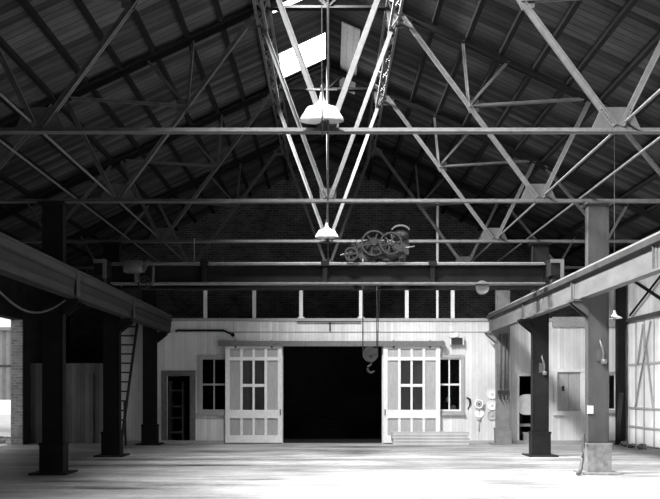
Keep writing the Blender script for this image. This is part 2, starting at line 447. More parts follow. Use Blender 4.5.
# ------------------------------------------------------------------ columns and crane runways
XC = 5.232
def column(y, s, label, mat, basemat, brackets=True, hb=.6):
    XC = 5.232 if s > 0 else 5.33
    r = thing('steel_column', (s*XC, y, 0), label, 'column', 'steel columns along the crane runways')
    zt = Zb-.09
    mb = MB()
    mb.box(s*XC-.2, s*XC+.2, y-.09, y-.07, hb-.05, zt); mb.box(s*XC-.2, s*XC+.2, y+.07, y+.09, hb-.05, zt)
    for k in (-1, 1):
        mb.box(s*XC+k*.19-.011, s*XC+k*.19+.011, y-.1, y+.1, hb-.05, zt)
    mb.box(s*XC-.18, s*XC+.18, y-.01, y+.01, hb-.05, zt)
    z = hb+.1
    while z < zt:
        for k in (-.155, .155):
            mb.lathe([(.013,0),(.009,-.008),(.001,-.011)], (s*XC+k, y-.09, z), 'Y', 6)
        z += .16
    sh = mb.build('shaft', mat, r)
    MB().box(s*XC-.228, s*XC+.228, y-.18, y+.18, .035, hb).box(s*XC-.24, s*XC+.24, y-.19, y+.19, hb-.05, hb).build('base_block', basemat, r)
    MB().box(s*XC-.36, s*XC+.36, y-.42, y+.36, 0, .035).build('base_plate', basemat, r)
    MB().box(s*XC-.26, s*XC+.26, y-.2, y+.2, zt, zt+.03).build('cap_plate', mat, r)
    br = MB(); xi = s*(XC-.2)
    br.prism([(xi, 3.33), (xi-s*.3, 3.33), (xi-s*.3, 3.28), (xi, 3.04)], y-.13, y-.10)
    br.prism([(xi, 3.33), (xi-s*.3, 3.33), (xi-s*.3, 3.28), (xi, 3.04)], y+.10, y+.13)
    br.box(min(xi, xi-s*.32), max(xi, xi-s*.32), y-.2, y+.2, 3.33, 3.37)
    br.build('bracket', mat, r)
    return r
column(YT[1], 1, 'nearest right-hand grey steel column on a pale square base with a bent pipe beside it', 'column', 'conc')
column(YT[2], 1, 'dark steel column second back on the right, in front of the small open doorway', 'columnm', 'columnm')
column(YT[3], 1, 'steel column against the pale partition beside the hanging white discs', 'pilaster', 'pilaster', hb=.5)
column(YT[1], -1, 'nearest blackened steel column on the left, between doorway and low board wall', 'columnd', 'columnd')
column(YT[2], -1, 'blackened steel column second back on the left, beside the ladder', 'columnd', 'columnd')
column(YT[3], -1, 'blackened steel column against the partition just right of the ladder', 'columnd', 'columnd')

XGD = 4.92
t = thing('crane_runway_girder', (XGD, 9, 3.38), 'pale riveted steel runway girder carrying the crane on the right', 'girder')
y0, y1 = 2.0, YP-.08
MB().box(XGD-.012, XGD+.012, y0, y1, 3.41, 3.8).build('girder_web', 'girder', t)
mb = MB().box(XGD-.09, XGD+.09, y0, y1, 3.375, 3.41)
mb.build('bottom_flange', 'girder', t)
MB().box(XGD-.09, XGD+.09, y0, y1, 3.8, 3.9).build('top_flange', 'gtop', t)
MB().box(XGD-.03, XGD+.03, y0, y1, 3.9, 3.96).build('crane_rail', 'rail', t)
y = 12.85
while y < y1:
    sb = MB().box(XGD-.06, XGD-.012, y-.008, y+.008, 3.41, 3.8).box(XGD-.024, XGD-.012, y-.09, y+.09, 3.41, 3.8)
    for z in (3.46,3.53,3.6,3.67,3.74):
        for dy in (-.06,.06): sb.lathe([(.013,0),(.009,-.008),(.001,-.012)], (XGD-.024, y+dy, z), 'X', 6)
    sb.build('stiffener', 'girder', t); y += 4.3
XGL = 4.9
t = thing('crane_runway_girder', (-XGL, 9, 3.38), 'dark layered runway girder along the left side with horizontal ledges', 'girder')
XGL = 4.9
g = MB()
for i, (z0_, z1_, w) in enumerate(((3.375,3.53,.10),(3.535,3.69,.12),(3.695,3.86,.14))):
    g.box(-XGL-w, -XGL+w, y0, y1, z0_, z1_)
g.build('girder_body', 'gwood', t)
MB().box(-XGL-.16, -XGL+.16, y0, y1, 3.86, 3.9).build('top_flange', 'gtop', t)
MB().box(-XGL-.03, -XGL+.03, y0, y1, 3.9, 3.96).build('crane_rail', 'rail', t)
for y in (11.0, 16.3, 21.0):
    MB().box(-XGL+.14, -XGL+.155, y-.12, y+.12, 3.40, 3.86).build('splice_plate', 'gtop', t)

# ------------------------------------------------------------------ overhead travelling crane
YC = 19.04; SC = F/YC
def cp(x, y): return ((x-VX)/SC, EYE+(VY-y)/SC)
cr = thing('overhead_crane', (0, YC, 3.96), 'dark travelling crane bridge spanning between the two runway girders', 'crane')
for yb in (YC, YC+.95):
    XE = 4.79
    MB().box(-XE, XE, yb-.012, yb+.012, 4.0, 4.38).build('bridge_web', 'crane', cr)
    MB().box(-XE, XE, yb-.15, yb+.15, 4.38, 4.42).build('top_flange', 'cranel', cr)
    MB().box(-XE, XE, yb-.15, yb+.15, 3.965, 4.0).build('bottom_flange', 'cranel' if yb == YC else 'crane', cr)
    MB().box(-XE, XE, yb-.025, yb+.025, 4.42, 4.46).build('trolley_rail', 'rail', cr)
    for x in (cp(205,0)[0], cp(325,0)[0], cp(432,0)[0]):
        MB().box(x-.05, x+.05, yb-.13, yb-.012, 4.0, 4.38).box(x-.09, x+.09, yb-.16, yb+.02, 4.36, 4.47).build('stiffener', 'crane', cr)
for s in (-1, 1):
    et = MB().box(s*4.93-.12, s*4.93+.12, YC-.55, YC+1.5, 4.1, 4.42).box(s*4.93-.13, s*4.93+.13, YC-.56, YC+1.51, 4.42, 4.45).build('end_truck', 'crane', cr)
    for yw in (YC-.3, YC+1.25):
        MB().disc((s*4.93, yw, 4.11), .145, .05, 'X').disc((s*4.93-s*.045, yw, 4.11), .16, .02, 'X').build('wheel', 'gear', et)
    MB().box(s*4.93-.13, s*4.93+.15, YC-.6, YC-.56, 4.36, 4.44).box(s*4.93+.08, s*4.93+.15, YC-.6, YC-.56, 4.02, 4.36).build('end_strap', 'cranel', cr)
# lit electric gear and hand wheel at the left end of the bridge
x, z = cp(133, 275)
dm = MB().lathe([(.001,-.2),(.13,-.2),(.15,-.12),(.15,.12),(.13,.2),(.001,.2)], (cp(137,0)[0], YC-.35, cp(0,269)[1]), 'X', 20).build('drive_motor', 'motor', cr)
MB().box(cp(140,0)[0]-.03, cp(140,0)[0]+.03, YC-.4, YC-.14, 3.98, 4.3).bar((cp(146,0)[0], YC-.3, 4.2), (cp(152,0)[0], YC-.3, 4.45), .05, .08).build('motor_bracket', 'motor', cr)
hw = MB().ring((cp(147,0)[0], YC-.3, cp(0,284)[1]), .13, .018)
for k in range(4):
    a = k*math.pi/4; hw.tube([(cp(147,0)[0]+.13*math.cos(a), YC-.3, cp(0,284)[1]+.13*math.sin(a)), (cp(147,0)[0]-.13*math.cos(a), YC-.3, cp(0,284)[1]-.13*math.sin(a))], .011, 6)
hw.build('hand_wheel', 'gear', cr)
MB().box(cp(155,0)[0], cp(157,0)[0], YC-.33, YC-.27, 3.9, 4.32).build('control_lever', 'motor', cr)
x, z = cp(482, 287)
MB().disc((x, YC-.05, z-.02), .13, .05).ring((x, YC-.05, z-.02), .13, .03).build('guide_sheave', 'cranel', cr)

MB().tube([(cp(194,0)[0], YC, 4.46), (cp(194,0)[0], YC, 5.0)], .015, 6).build('signal_rod', 'motor', cr)
# trolley
tx0, tx1 = cp(345,0)[0], cp(409,0)[0]
tr2 = thing('crane_trolley', ((tx0+tx1)/2, YC+.47, 4.46), 'iron hoist trolley with two big spoked wheels on top of the crane bridge', 'trolley')
MB().box(tx0+.1, tx1-.1, YC-.12, YC-.06, 4.53, 4.62).box(tx0+.1, tx1-.1, YC+1.0, YC+1.06, 4.53, 4.62).box(tx0+.1, tx0+.2, YC-.06, YC+1.0, 4.53, 4.62).box(tx1-.2, tx1-.1, YC-.06, YC+1.0, 4.53, 4.62).build('frame', 'black', tr2)
for xw in (tx0+.25, tx1-.3):
    for yw in (YC, YC+.95):
        MB().disc((xw, yw, 4.565), .1, .08).build('wheel', 'gear', tr2)
def spoked(c, R, r, n, mat='gear', nm='gear_wheel', a0=.2):
    mb = MB().lathe([(R, -.04), (R, .04), (R-r, .04), (R-r, -.04)], c, 'Y', 36, True)
    for k in range(n):
        a = a0+2*math.pi*k/n
        mb.bar((c[0], c[1], c[2]), (c[0]+(R-r*.5)*math.cos(a), c[1], c[2]+(R-r*.5)*math.sin(a)), .03, .025)
    w = mb.build(nm, mat, tr2)
    MB().disc(c, R*.2, .09).build('hub', 'gear', w); return w
xa, za = cp(373.6, 244.5); xb, zb = cp(390, 245.5); xs, zs = cp(351, 255.5)
spoked((xa, YC-.16, za), .285, .035, 6); spoked((xb, YC-.27, zb), .25, .035, 6)
spoked((xs, YC-.2, zs), .155, .04, 5, nm='pinion_wheel')
MB().lathe([(.001,0),(.17,0),(.17,.7),(.001,.7)], (xa, YC+.05, za), 'Y', 20).build('rope_drum', 'gear', tr2)
MB().tube([(xb, YC-.32, zb), (xb, YC+.8, zb)], .03, 8).tube([(xs, YC-.25, zs), (xs, YC+.6, zs)], .025, 8).build('axle', 'gear', tr2)
for yq in (YC+.02, YC+.8):
    MB().prism([(xs-.1, 4.62), (xs-.06, zs+.08), (xa-.3, za+.06), (xa+.05, za+.02), (xb+.2, za+.02), (xb+.36, 5.02), (xb+.42, 5.0), (xb+.42, 4.62)], yq-.02, yq+.02).build('side_frame', 'black', tr2)
xm, zm = cp(400, 233)
MB().lathe([(.001,-.2),(.1,-.19),(.15,-.12),(.16,0),(.15,.12),(.1,.19),(.001,.2)], (xm, YC+.05, zm-.03), 'X', 24).build('motor', 'black', tr2)
cpm = MB()
for i in range(12):
    a0, a1 = math.radians(25+i*11), math.radians(25+(i+1)*11)
    cpm.bar((xm+.21*math.cos(a0), YC-.02, zm-.02+.16*math.sin(a0)), (xm+.21*math.cos(a1), YC-.02, zm-.02+.16*math.sin(a1)), .035, .3)
cpm.build('motor_lit_arc', 'motor', tr2)  # pale shell added as the lit arc on top of the motor
MB().disc((xm-.08, YC-.1, zm-.04), .04, .06).disc((xm+.06, YC-.1, zm-.04), .04, .06).build('motor_opening', 'black', tr2)
MB().tube([cp(340,0)[:1]+(YC-.1, 4.60), (xs, YC-.1, 4.66)], .015, 6).tube([(tx1-.1, YC-.1, 4.76), (tx1+.12, YC-.1, 4.8)], .02, 6).build('pipe', 'cranel', tr2)
bx = MB()
for i in range(4): bx.bar((xs+.02+i*.1, YC-.08, zs+.1), (xs+.12+i*.09, YC-.08, zs+.32-.03*i), .02, .03)
bx.bar((xs, YC-.08, zs+.22), (xa-.1, YC-.08, za+.08), .03, .03).build('linkage', 'gear', tr2)
# hoist ropes and hook block
xk, zk = cp(371.3, 353.5)
hb = thing('hook_block', (xk, YC+.47, zk), 'round hook block hanging on wire ropes before the dark doorway', 'hook block')
yk = YC+.45
MB().disc((xk, yk-.03, zk), .175, .02).disc((xk, yk+.05, zk), .175, .02).build('cheek_plate', 'gear', hb)
MB().ring((xk, yk+.01, zk), .15, .03).disc((xk, yk-.05, zk), .04, .03).bar((xk-.02, yk-.045, zk+.02), (xk+.16, yk-.045, zk+.03), .025, .015).build('sheave', 'gear', hb)
hk = [(xk+.02, yk, zk-.15), (xk+.01, yk, zk-.25)]
for i in range(10):
    a = math.radians(100+i*26); hk.append((xk+.02+.085*math.cos(a), yk, zk-.33+.085*math.sin(a)))
MB().tube(hk, [.025,.025]+[.03]*7+[.025,.018,.01], 10).build('hook', 'gear', hb)
for i, (xq, off) in enumerate(((363.8, -.17), (378.3, .15), (381.8, .17))):
    xr = cp(xq,0)[0]
    MB().tube([(xr, yk+.01*(i-1), 4.71), (xk+off, yk+.01*(i-1), zk+.02)], .016 if i < 2 else .009, 6).build('hoist_rope', 'rope', hb)

# ------------------------------------------------------------------ pendant lamps
def tilted(mb, x, y, z, a):
    if a:
        m = Matrix.Rotation(math.radians(a), 3, 'X'); c = Vector((x, y, z)); mb.v = [m @ (v-c) + c for v in mb.v]
    return mb
def pendant(x, y, z, R, zt, label, tilt=0):
    t = thing('pendant_lamp', (x, y, z), label, 'lamp', 'pendant lamps')
    k = R/.305
    prof = [(.02,.39),(.026,.35),(.04,.29),(.065,.245),(.11,.21),(.2,.185),(.212,.172),(.305,.025),(.3,0),(.292,.012),(.2,.16),(.1,.19),(.02,.3)]
    sh = tilted(MB().lathe([(r*k, z+h*k) for r, h in prof], (x, y, 0), 'Z', 36), x, y, z+.39*k, tilt).build('lamp_shade', 'enamel', t)
    tilted(MB().lathe([(.001,z+.05*k),(.045*k,z+.07*k),(.05*k,z+.12*k),(.03*k,z+.2*k),(.028*k,z+.28*k)], (x,y,0), 'Z', 16), x, y, z+.39*k, tilt).build('bulb', 'glass', sh)
    MB().tube([(x,y,z+.39*k),(x,y,z+.46*k)], .03*k, 10).build('socket', 'black', sh)
    MB().tube([(x,y,z+.45*k),(x,y,zt)], .009, 6).build('suspension_rod', 'truss', t)
    return t
lp = pendant(-.085, YT[0]-.35, Zb+.035, .305, zr(0)-.24, 'larger white enamel lamp nearest the camera, hanging just above a truss chord', 9)
MB().tube([(-.3,YT[0]-.35,Zb+.455),(.13,YT[0]-.35,Zb+.455)], .012, 6).build('cross_arm', 'truss', lp)
MB().tube([(-.08,YT[0]-.35,Zb+.44),(-.085,YT[0]-.6,Zb+.43),(-.08,YT[0]-.69,Zb+.34),(-.078,YT[0]-.7,Zb-.3)], .011, 6).build('pull_cord', 'black', lp)
pendant(-.03, YT[2]-.35, Zb+.03, .285, zr(0)-.24, 'smaller white enamel lamp lower in view, hanging farther back above the crane bridge', 5)
x, y, z = PX(614.5, 318.5, 49)
t = thing('pendant_lamp', (x, y, z), 'small shallow white lamp hanging right of the nearest right column', 'lamp', 'pendant lamps')
MB().lathe([(.022,z+.16),(.03,z+.1),(.06,z+.06),(.155,z+.012),(.153,z),(.05,z+.045),(.02,z+.09)], (x,y,0), 'Z', 28).build('lamp_shade', 'enamel', t)
MB().lathe([(.001,z-.05),(.03,z-.03),(.035,z+.01),(.02,z+.06)], (x,y,0), 'Z', 14).build('bulb', 'glass', t)
MB().tube([(x,y,z+.15),(x,y,zr(x)-.01)], .008, 6).build('suspension_rod', 'gusset', t)

# ------------------------------------------------------------------ big sliding doors
def sliding(x0, x1, y0, y1, label):
    (X0, Z1), (X1, Z0) = pp(x0, y0), pp(x1, y1)
    Z0 = max(Z0, .03)
    ya, yb = YP-.17, YP-.09
    t = thing('sliding_door', ((X0+X1)/2, YP-.13, 0), label, 'door', 'panelled sliding doors')
    w, h = X1-X0, Z1-Z0
    fx = [0, .075, .26, .31, .485, .515, .69, .74, .925, 1]   # stiles: 0-.075, .26-.31 etc.
    def X(u): return X0+w*u
    def Z(v): return Z1-h*v
    st = MB()
    for a, b in ((0,.075),(.925,1)): st.box(X(a), X(b), ya, yb, Z0, Z1)
    for a, b in ((0,.04),(.125,.16),(.665,.75),(.925,1)): st.box(X(.075), X(.925), ya, yb, Z(b), Z(a))
    for a, b in ((.26,.305),(.69,.735)): st.box(X(a), X(b), ya, yb, Z(.125), Z(.04)); st.box(X(a), X(b), ya, yb, Z(.665), Z(.16)); st.box(X(a), X(b), ya, yb, Z(.925), Z(.75))
    st.box(X(.478), X(.517), ya, yb, Z(.125), Z(.04)); st.box(X(.478), X(.517), ya, yb, Z(.925), Z(.75))
    df = st.build('door_frame', 'trimw', t)
    cols = [(.075,.26),(.305,.478),(.517,.69),(.735,.925)]
    for a, b in cols:
        for c_, d in ((.04,.125),(.75,.925)):
            pn = MB().box(X(a), X(b), ya+.035, yb-.01, Z(d), Z(c_))
            pn.build('door_panel', 'panel', t)
    for a, b in (cols[0], cols[3]): MB().box(X(a), X(b), ya+.035, yb-.01, Z(.665), Z(.16)).build('door_panel', 'panel', t)
    sa = MB().box(X(.478), X(.517), ya+.02, yb-.01, Z(.665), Z(.16)).box(X(.305), X(.69), ya+.018, yb-.008, Z(.43), Z(.40))
    so = sa.build('window_sash', 'trimw', t)
    MB().box(X(.305), X(.69), ya+.04, ya+.046, Z(.665), Z(.16)).build('window_pane', 'glass', so)
    for u in (.18, .82):
        hg = MB().box(X(u)-.03, X(u)+.03, ya-.012, ya, Z1-.1, Z1+.06)
        hg.disc((X(u), ya-.0, Z1+.08), .05, .04); hg.build('roller_hanger', 'black', df)
    side = X(.97) if x0 < 300 else X(.03)
    MB().box(side-.015, side+.015, ya-.03, ya, Z(.72), Z(.66)).build('door_pull', 'black', df)
    return t
sliding(226, 282.3, 345, 442.5, 'tall panelled sliding door with a four-pane window, left of the dark opening')
sliding(383, 439.5, 345, 442.5, 'tall panelled sliding door with a four-pane window, behind the stacked planks')
(X0, Zt), (X1, Zq) = pp(219, 342.4), pp(441, 346)
t = thing('door_track', ((X0+X1)/2, YP-.15, Zq), 'long grey track box over both sliding doors', 'door track')
MB().box(X0, X1, YP-.24, YP-.21, Zq-.02, Zt).box(X0, X1, YP-.24, YP-.002, Zt, Zt+.03).build('track_cover', 'trimd', t)
MB().lathe([(.001,-.12),(.1,-.12),(.1,.12),(.001,.12)], (X1, YP-.13, (Zt+Zq)/2), 'Y', 18).build('end_roller', 'trimd', t)

# posts of the open clerestory over the partition
zp0 = PT+.02; zp1 = 4.84
for i, (x, nm) in enumerate(((205,'leftmost of six'),(254,'second of six from the left'),(301,'third of six from the left'),(361,'right behind the hoist ropes'),(407,'fifth of six from the left'),(453,'rightmost of six'))):
    X = pp(x,0)[0]
    mb = MB().box(X-.055, X+.055, YP+.05, YP+.115, zp0-.019, zp1)
    if i in (2, 3): mb.box(X-.1, X+.1, YP+.045, YP+.118, zp0-.019, zp0+.05)
    o = mb.build('clerestory_post', 'trimw', None, (X, YP+.05, zp0))
    tag(o, 'white post above the partition, '+nm, 'post', 'white posts above the partition')
o = MB().box(XL, 4.6, YP+.05, YP+.115, zp1+.001, zp1+.1).build('clerestory_rail', 'trimg', None, (0, YP+.05, zp1)); tag(o, 'long rail resting across the white posts above the partition', 'rail')
X = pp(437.5,0)[0]
o = MB().tube([(X, YP-.0, PT+.021), (X, YP-.0, 7.35)], .04, 10).build('standpipe', 'trimw', None, (X, YP, PT)); tag(o, 'tall thin white pipe rising past the crane to the right of the hoist trolley', 'pipe')

# ------------------------------------------------------------------ things on and before the partition
# plank stack
x0, x1 = pp(393,0)[0]*SP/34, pp(471,0)[0]*SP/34
x0, x1 = (393-VX)/33.9, (471.5-VX)/33.9
z = .003; n = 0
yb = YP-.9
for lay, (h, wid, npl) in enumerate(((.1,.26,2),(.09,.26,2),(.1,.27,2),(.085,.25,2))):
    for k in range(npl):
        dx0, dx1 = random.uniform(-.02,.05), random.uniform(-.08,.03)
        if lay >= 2: dx1 -= .07
        yq = yb+k*.29
        o = MB().box(x0+dx0, x1+dx1, yq, yq+wid, z, z+h-.004).build('plank', 'lumber', None, ((x0+x1)/2, yq+wid/2, z))
        tag(o, '%s sawn plank of the %s layer in the stack below the right sliding door' % (('front','back')[k], ('bottom','second','third','top')[lay]), 'plank', 'sawn planks stacked by the door'); n += 1
    z += h
# discs
def wdisc(x, y, rpx, mat, label, extra=None):
    X, Z = pp(x, y); R = rpx/SP
    t = thing('wall_disc', (X, YP-.03, Z), label, 'disc', 'round discs hung on the partition')
    MB().lathe([(.001,-.035),(R*.3,-.035),(R*.34,-.02),(R*.9,-.02),(R,-.028),(R,0),(.001,0)], (X, YP-.004, Z), 'Y', 28).build('disc_face', mat, t)
    MB().disc((X, YP-.045, Z), R*.12, .02).build('hub', 'discg', t)
    return t
wdisc(491.8, 393.7, 5.1, 'disc', 'white round disc topmost of three in a column by the steel post')
wdisc(491.8, 405, 5.0, 'disc', 'white round disc in the middle of the column of three')
wdisc(491.8, 415.3, 4.6, 'discg', 'grey round disc lowest in the column of three')
wdisc(479, 413.2, 4.5, 'disc', 'white round disc hanging alone over a dark drip, below the valve wheel')
X, Z = pp(478.5, 404)
t = thing('valve_wheel', (X, YP-.08, Z), 'spoked hand wheel on the partition between window and white discs', 'valve wheel')
MB().ring((X, YP-.08, Z), .12, .022).build('wheel_rim', 'disc', t)
mb = MB()
for k in range(3):
    a = .4+k*math.pi/3; mb.bar((X-.17*math.cos(a), YP-.08, Z-.17*math.sin(a)), (X+.17*math.cos(a), YP-.08, Z+.17*math.sin(a)), .03, .03)
mb.build('wheel_spokes', 'discg', t)
MB().tube([(X, YP-.005, Z), (X, YP-.1, Z)], .03, 10).build('stem', 'black', t)
X, Z = pp(468.5, 403)
o = MB().tube([(X-.06, YP-.02, Z+.17), (X+.03, YP-.034, Z+.12), (X+.05, YP-.03, Z-.02), (X-.02, YP-.018, Z-.18)], [.02,.035,.03,.018], 8).build('pipe_wrench', 'black', None, (X, YP-.04, Z)); tag(o, 'dark bent iron handle hanging at the right edge of the window', 'handle')
X, Z = pp(478.5, 422)
o = MB().box(X-.05, X+.05, YP-.06, YP-.003, Z+.06, Z+.16).tube([(X, YP-.018, Z+.06), (X+.01, YP-.018, Z-.28)], .018, 8).build('drip_streak', 'discg', None, (X, YP-.03, Z)); tag(o, 'thin grey solid standing for the drip under the lone white disc', 'pipe')  # solid added in place of a drip stain
# vent box with lamp above right window
(X0, Z1), (X1, Z0) = pp(450.5, 338), pp(462, 344.5)
t = thing('vent_box', ((X0+X1)/2, YP-.06, Z0), 'small dark vent box with a pale domed cap above the right window', 'vent')
MB().box(X0, X1, YP-.14, YP-.003, Z0, Z1).build('box', 'black', t)
MB().box(X0-.03, X0, YP-.15, YP-.003, Z0-.02, Z1+.02).box(X1, X1+.03, YP-.15, YP-.003, Z0-.02, Z1+.02).box(X0-.03, X1+.03, YP-.15, YP-.003, Z1, Z1+.03).build('frame', 'trimw', t)
xc = pp(455.5,0)[0]; MB().lathe([(.1,Z1+.03),(.1,Z1+.08),(.06,Z1+.14),(.001,Z1+.17)], (xc, YP-.11, 0), 'Z', 18).build('dome_cap', 'disc', t)
# conduit at upper left of the partition
a, b, c_ = pp(176,330.6), pp(224,330.6), pp(233,335)
o = MB().tube([(a[0],YP-.06,a[1]-.05),(a[0]+.05,YP-.06,a[1]),(b[0],YP-.06,b[1]),(c_[0],YP-.06,c_[1])], .03, 8).disc((c_[0],YP-.06,c_[1]), .06, .06).build('conduit', 'columnd', None, (b[0],YP-.06,b[1])); tag(o, 'dark pipe along the upper left of the partition, bent down at its end', 'pipe')
a, b = pp(297,322), pp(361,322); m = pp(330,331)
o = MB().tube([(a[0],YP-.05,a[1]),(b[0],YP-.05,b[1])], .018, 8).tube([(m[0],YP-.05,a[1]),(m[0],YP-.05,m[1])], .02, 8).build('hanging_bar', 'columnd', None, (m[0],YP-.05,m[1])); tag(o, 'thin horizontal bar with a short drop, over the dark doorway', 'bar')
# dark rack on the column by the discs
X, Z = pp(508, 394)
YQ = YT[3]-.1
X = XC; 
t = thing('bracket_rack', (X, YQ-.05, 1.5), 'black three-pronged bracket on the column beside the white discs', 'bracket')
MB().box(X-.17, X+.17, YQ-.05, YQ-.002, 1.52, 1.62).build('back_bar', 'black', t)
for k in (-.12, 0, .12): MB().tube([(X+k, YQ-.03, 1.53), (X+k, YQ-.06, 1.4), (X+k*.8, YQ-.1, 1.36)], .025, 8).build('prong', 'black', t)
# conduits up that column
for k, nm in ((-.1,'first'),(.02,'second'),(.11,'third')):
    o = MB().tube([(X+k, YQ-.03, 1.66), (X+k, YQ-.03, 3.3)], .022, 8).build('conduit', 'trimd', None, (X+k, YQ-.03, 1.66)); tag(o, '%s from the left of three thin pipes up the column by the white discs' % nm, 'pipe', 'thin pipes on the column')
# signal horns on the right columns
for (yq, nm, xq, zq) in ((YT[1], 'nearest', 600, 0), (YT[2], 'second', 544, 0)):
    s_ = F/(yq-.2); X = XC+.05; z0 = EYE+(VY-(364 if yq < 20 else 375))/s_
    t = thing('column_bracket', (X, yq-.15, z0), 'pale twisted bracket with a cup on the face of the %s right column' % nm, 'bracket', 'pale brackets on the right columns')
    MB().tube([(X-.02, yq-.115, z0+.5), (X-.03, yq-.14, z0+.42), (X+.0, yq-.17, z0+.32), (X+.03, yq-.15, z0+.22), (X+.02, yq-.15, z0+.1)], [.01,.02,.024,.02,.014], 8).build('arm', 'galv', t)
    MB().lathe([(.02,z0+.1),(.045,z0+.09),(.06,z0+.05),(.045,z0),(.001,z0-.01)], (X+.03, yq-.17, 0), 'Z', 16).build('cup', 'galv', t)
    MB().box(X-.09, X+.03, yq-.115, yq-.092, z0+.06, z0+.3).build('back_plate', 'gusset', t)
# switch box
X, y_, z0 = XC-.17, YT[1]-.1, 1.24
t = thing('switch_box', (X, y_, z0), 'small white switch box low on the left edge of the nearest right column', 'switch')
MB().box(X-.05, X+.05, y_-.06, y_+.0, z0-.075, z0+.075).build('box', 'enamel', t)
MB().box(X-.02, X+.0, y_-.08, y_-.06, z0-.02, z0+.03).build('toggle', 'discg', t)
# leaning bent pipe
X, y_ = XC-.33, YT[1]-.1
o = MB().tube([(X+.02, y_-.05, .78), (X+.01, y_-.07, .5), (X-.02, y_-.13, .3), (X-.1, y_-.28, .1), (X-.16, y_-.38, .04), (X-.2, y_-.42, .035)], .035, 10).build('bent_pipe', 'gusset', None, (X, y_, 0)); tag(o, 'bent grey pipe leaning against the base of the nearest right column', 'pipe')

# chair inside the small doorway on the right
xd = (D3[0]+D3[1])/2
t = thing('office_chair', (xd+.12, YP+.4, 0), 'pale round-backed chair standing in the small open doorway', 'chair')
bk = MB(); n = 16
outer = [(xd+.12+.36*math.copysign(abs(math.cos(a))**.6, math.cos(a)), 1.18+.32*math.copysign(abs(math.sin(a))**.6, math.sin(a))) for a in [2*math.pi*i/28 for i in range(28)]]
bk.prism(outer, YP+.3, YP+.35); bk.build('backrest', 'disc', t)
MB().box(xd-.16, xd+.4, YP+.36, YP+.78, .5, .58).build('seat', 'panel', t)
for dx, dy in ((-.14,.4),(.36,.4),(-.14,.74),(.36,.74)): MB().tube([(xd+dx+.0, YP+dy, .5), (xd+dx, YP+dy, 0)], .022, 8).build('leg', 'gear', t)
for dx in (-.12,.34): MB().tube([(xd+dx, YP+.37, .585), (xd+dx, YP+.37, 1.0)], .02, 8).build('back_post', 'gear', t)
o = MB().box(xd-.1, xd+.25, YP+.13, YP+.28, 0.0, .28).box(xd-.12, xd+.27, YP+.125, YP+.285, .28, .33).build('box', 'panel', None, (xd, YP+.35, 0)); o.name = 'wooden_crate'; tag(o, 'small grey crate on the floor of the small open doorway', 'crate')
# shelves just inside the left small door
t = thing('shelf_unit', (D1[0]+.1, YP+.4, 0), 'dark shelf unit just inside the black doorway on the left', 'shelf')
MB().box(D1[0]+.02, D1[0]+.06, YP+.2, YP+.7, 0, 1.9).box(D1[0]+.42, D1[0]+.46, YP+.2, YP+.7, 0, 1.9).build('upright', 'column', t)
for z in (.3,.75,1.1,1.6): MB().box(D1[0]+.06, D1[0]+.42, YP+.2, YP+.7, z, z+.04).build('shelf_board', 'column', t)

# lumber pile deep in the dark opening
for i in range(5):
    o = MB().box(-1.2+.1*i, .7-.08*i, YG-1.2+.05*i, YG-.7, .001+.13*i, .12+.13*i).build('timber_baulk', 'columnd', None, (0, YG-1, .13*i)); tag(o, 'dim timber baulk, %s up in the pile deep inside the dark doorway' % ords[i], 'timber', 'timber pile inside the dark doorway')

# objects on the sill behind the right window
for (x, y, r, nm) in ((449.5,399.5,2.6,'upper'),(454.5,408,3.0,'lower')):
    X, Z = pp(x, y)
    o = MB().lathe([(.001, Z-r/SP), (.7*r/SP, Z-r/SP), (r/SP, Z-.2*r/SP), (.8*r/SP, Z+.6*r/SP), (.35*r/SP, Z+.9*r/SP), (.3*r/SP, Z+r/SP)], (X, YP+.25, 0), 'Z', 16).build('pot', 'disc', None, (X, YP+.25, Z)); tag(o, '%s pale jar seen through the window right of the sliding door' % nm, 'jar', 'jars behind the window')
for z in (pp(0,402.2)[1], pp(0,411)[1]):
    pass
zz = pp(0,402.1)[1]
t = thing('window_shelf', (pp(452,0)[0], YP+.25, zz), 'stepped shelf holding the jars behind the right window', 'shelf')
MB().box(pp(446,0)[0], pp(452.6,0)[0], YP+.12, YP+.4, zz-.03, zz-.001).build('upper_board', 'black', t)
zz2 = pp(0,411)[1]
MB().box(pp(446,0)[0], pp(462,0)[0], YP+.12, YP+.4, zz2-.04, zz2-.001).build('lower_board', 'black', t)
MB().box(pp(446,0)[0], pp(446.8,0)[0], YP+.36, YP+.4, 0, zz-.03).build('upright', 'black', t)

# ladder
bX, tX = -6.22, -6.04
t = thing('ladder', (bX, 24.7, 0), 'wooden ladder leaning against the partition beside the left columns', 'ladder')
b0, t0 = Vector((0, 24.75, 0.02)), Vector((0, YP-.07, 3.75))
for s in (-.24, .24): MB().bar((bX+s, b0.y, b0.z), (tX+s, t0.y, t0.z), .06, .1, (0,1,0)).build('side_rail', 'black', t)
for i in range(13):
    f = (i+.6)/13.3; p = b0.lerp(t0, f)
    xq = bX+(tX-bX)*f
    MB().box(xq-.215, xq+.215, p.y-.06, p.y+.06, p.z-.022, p.z+.022).build('rung', 'black', t)
o = MB().bar((-5.95, 25.2, .02), (-6.15, 25.9, 1.3), .06, .06).build('prop_timber', 'black', None, (-5.95,25.2,0)); tag(o, 'dark prop timber standing aslant beside the foot of the ladder', 'timber')

# door in the low board wall
x0 = (68-VX)/SP; 
d = MB().box(x0, x0+.7, YP-.04, YP-.001, 0, 2.05).box(x0-.08, x0, YP-.06, YP-.001, 0, 2.13).box(x0+.7, x0+.78, YP-.06, YP-.001, 0, 2.13).box(x0, x0+.7, YP-.06, YP-.001, 2.05, 2.13).build('door_2', 'greyb'); d['kind'] = 'structure'

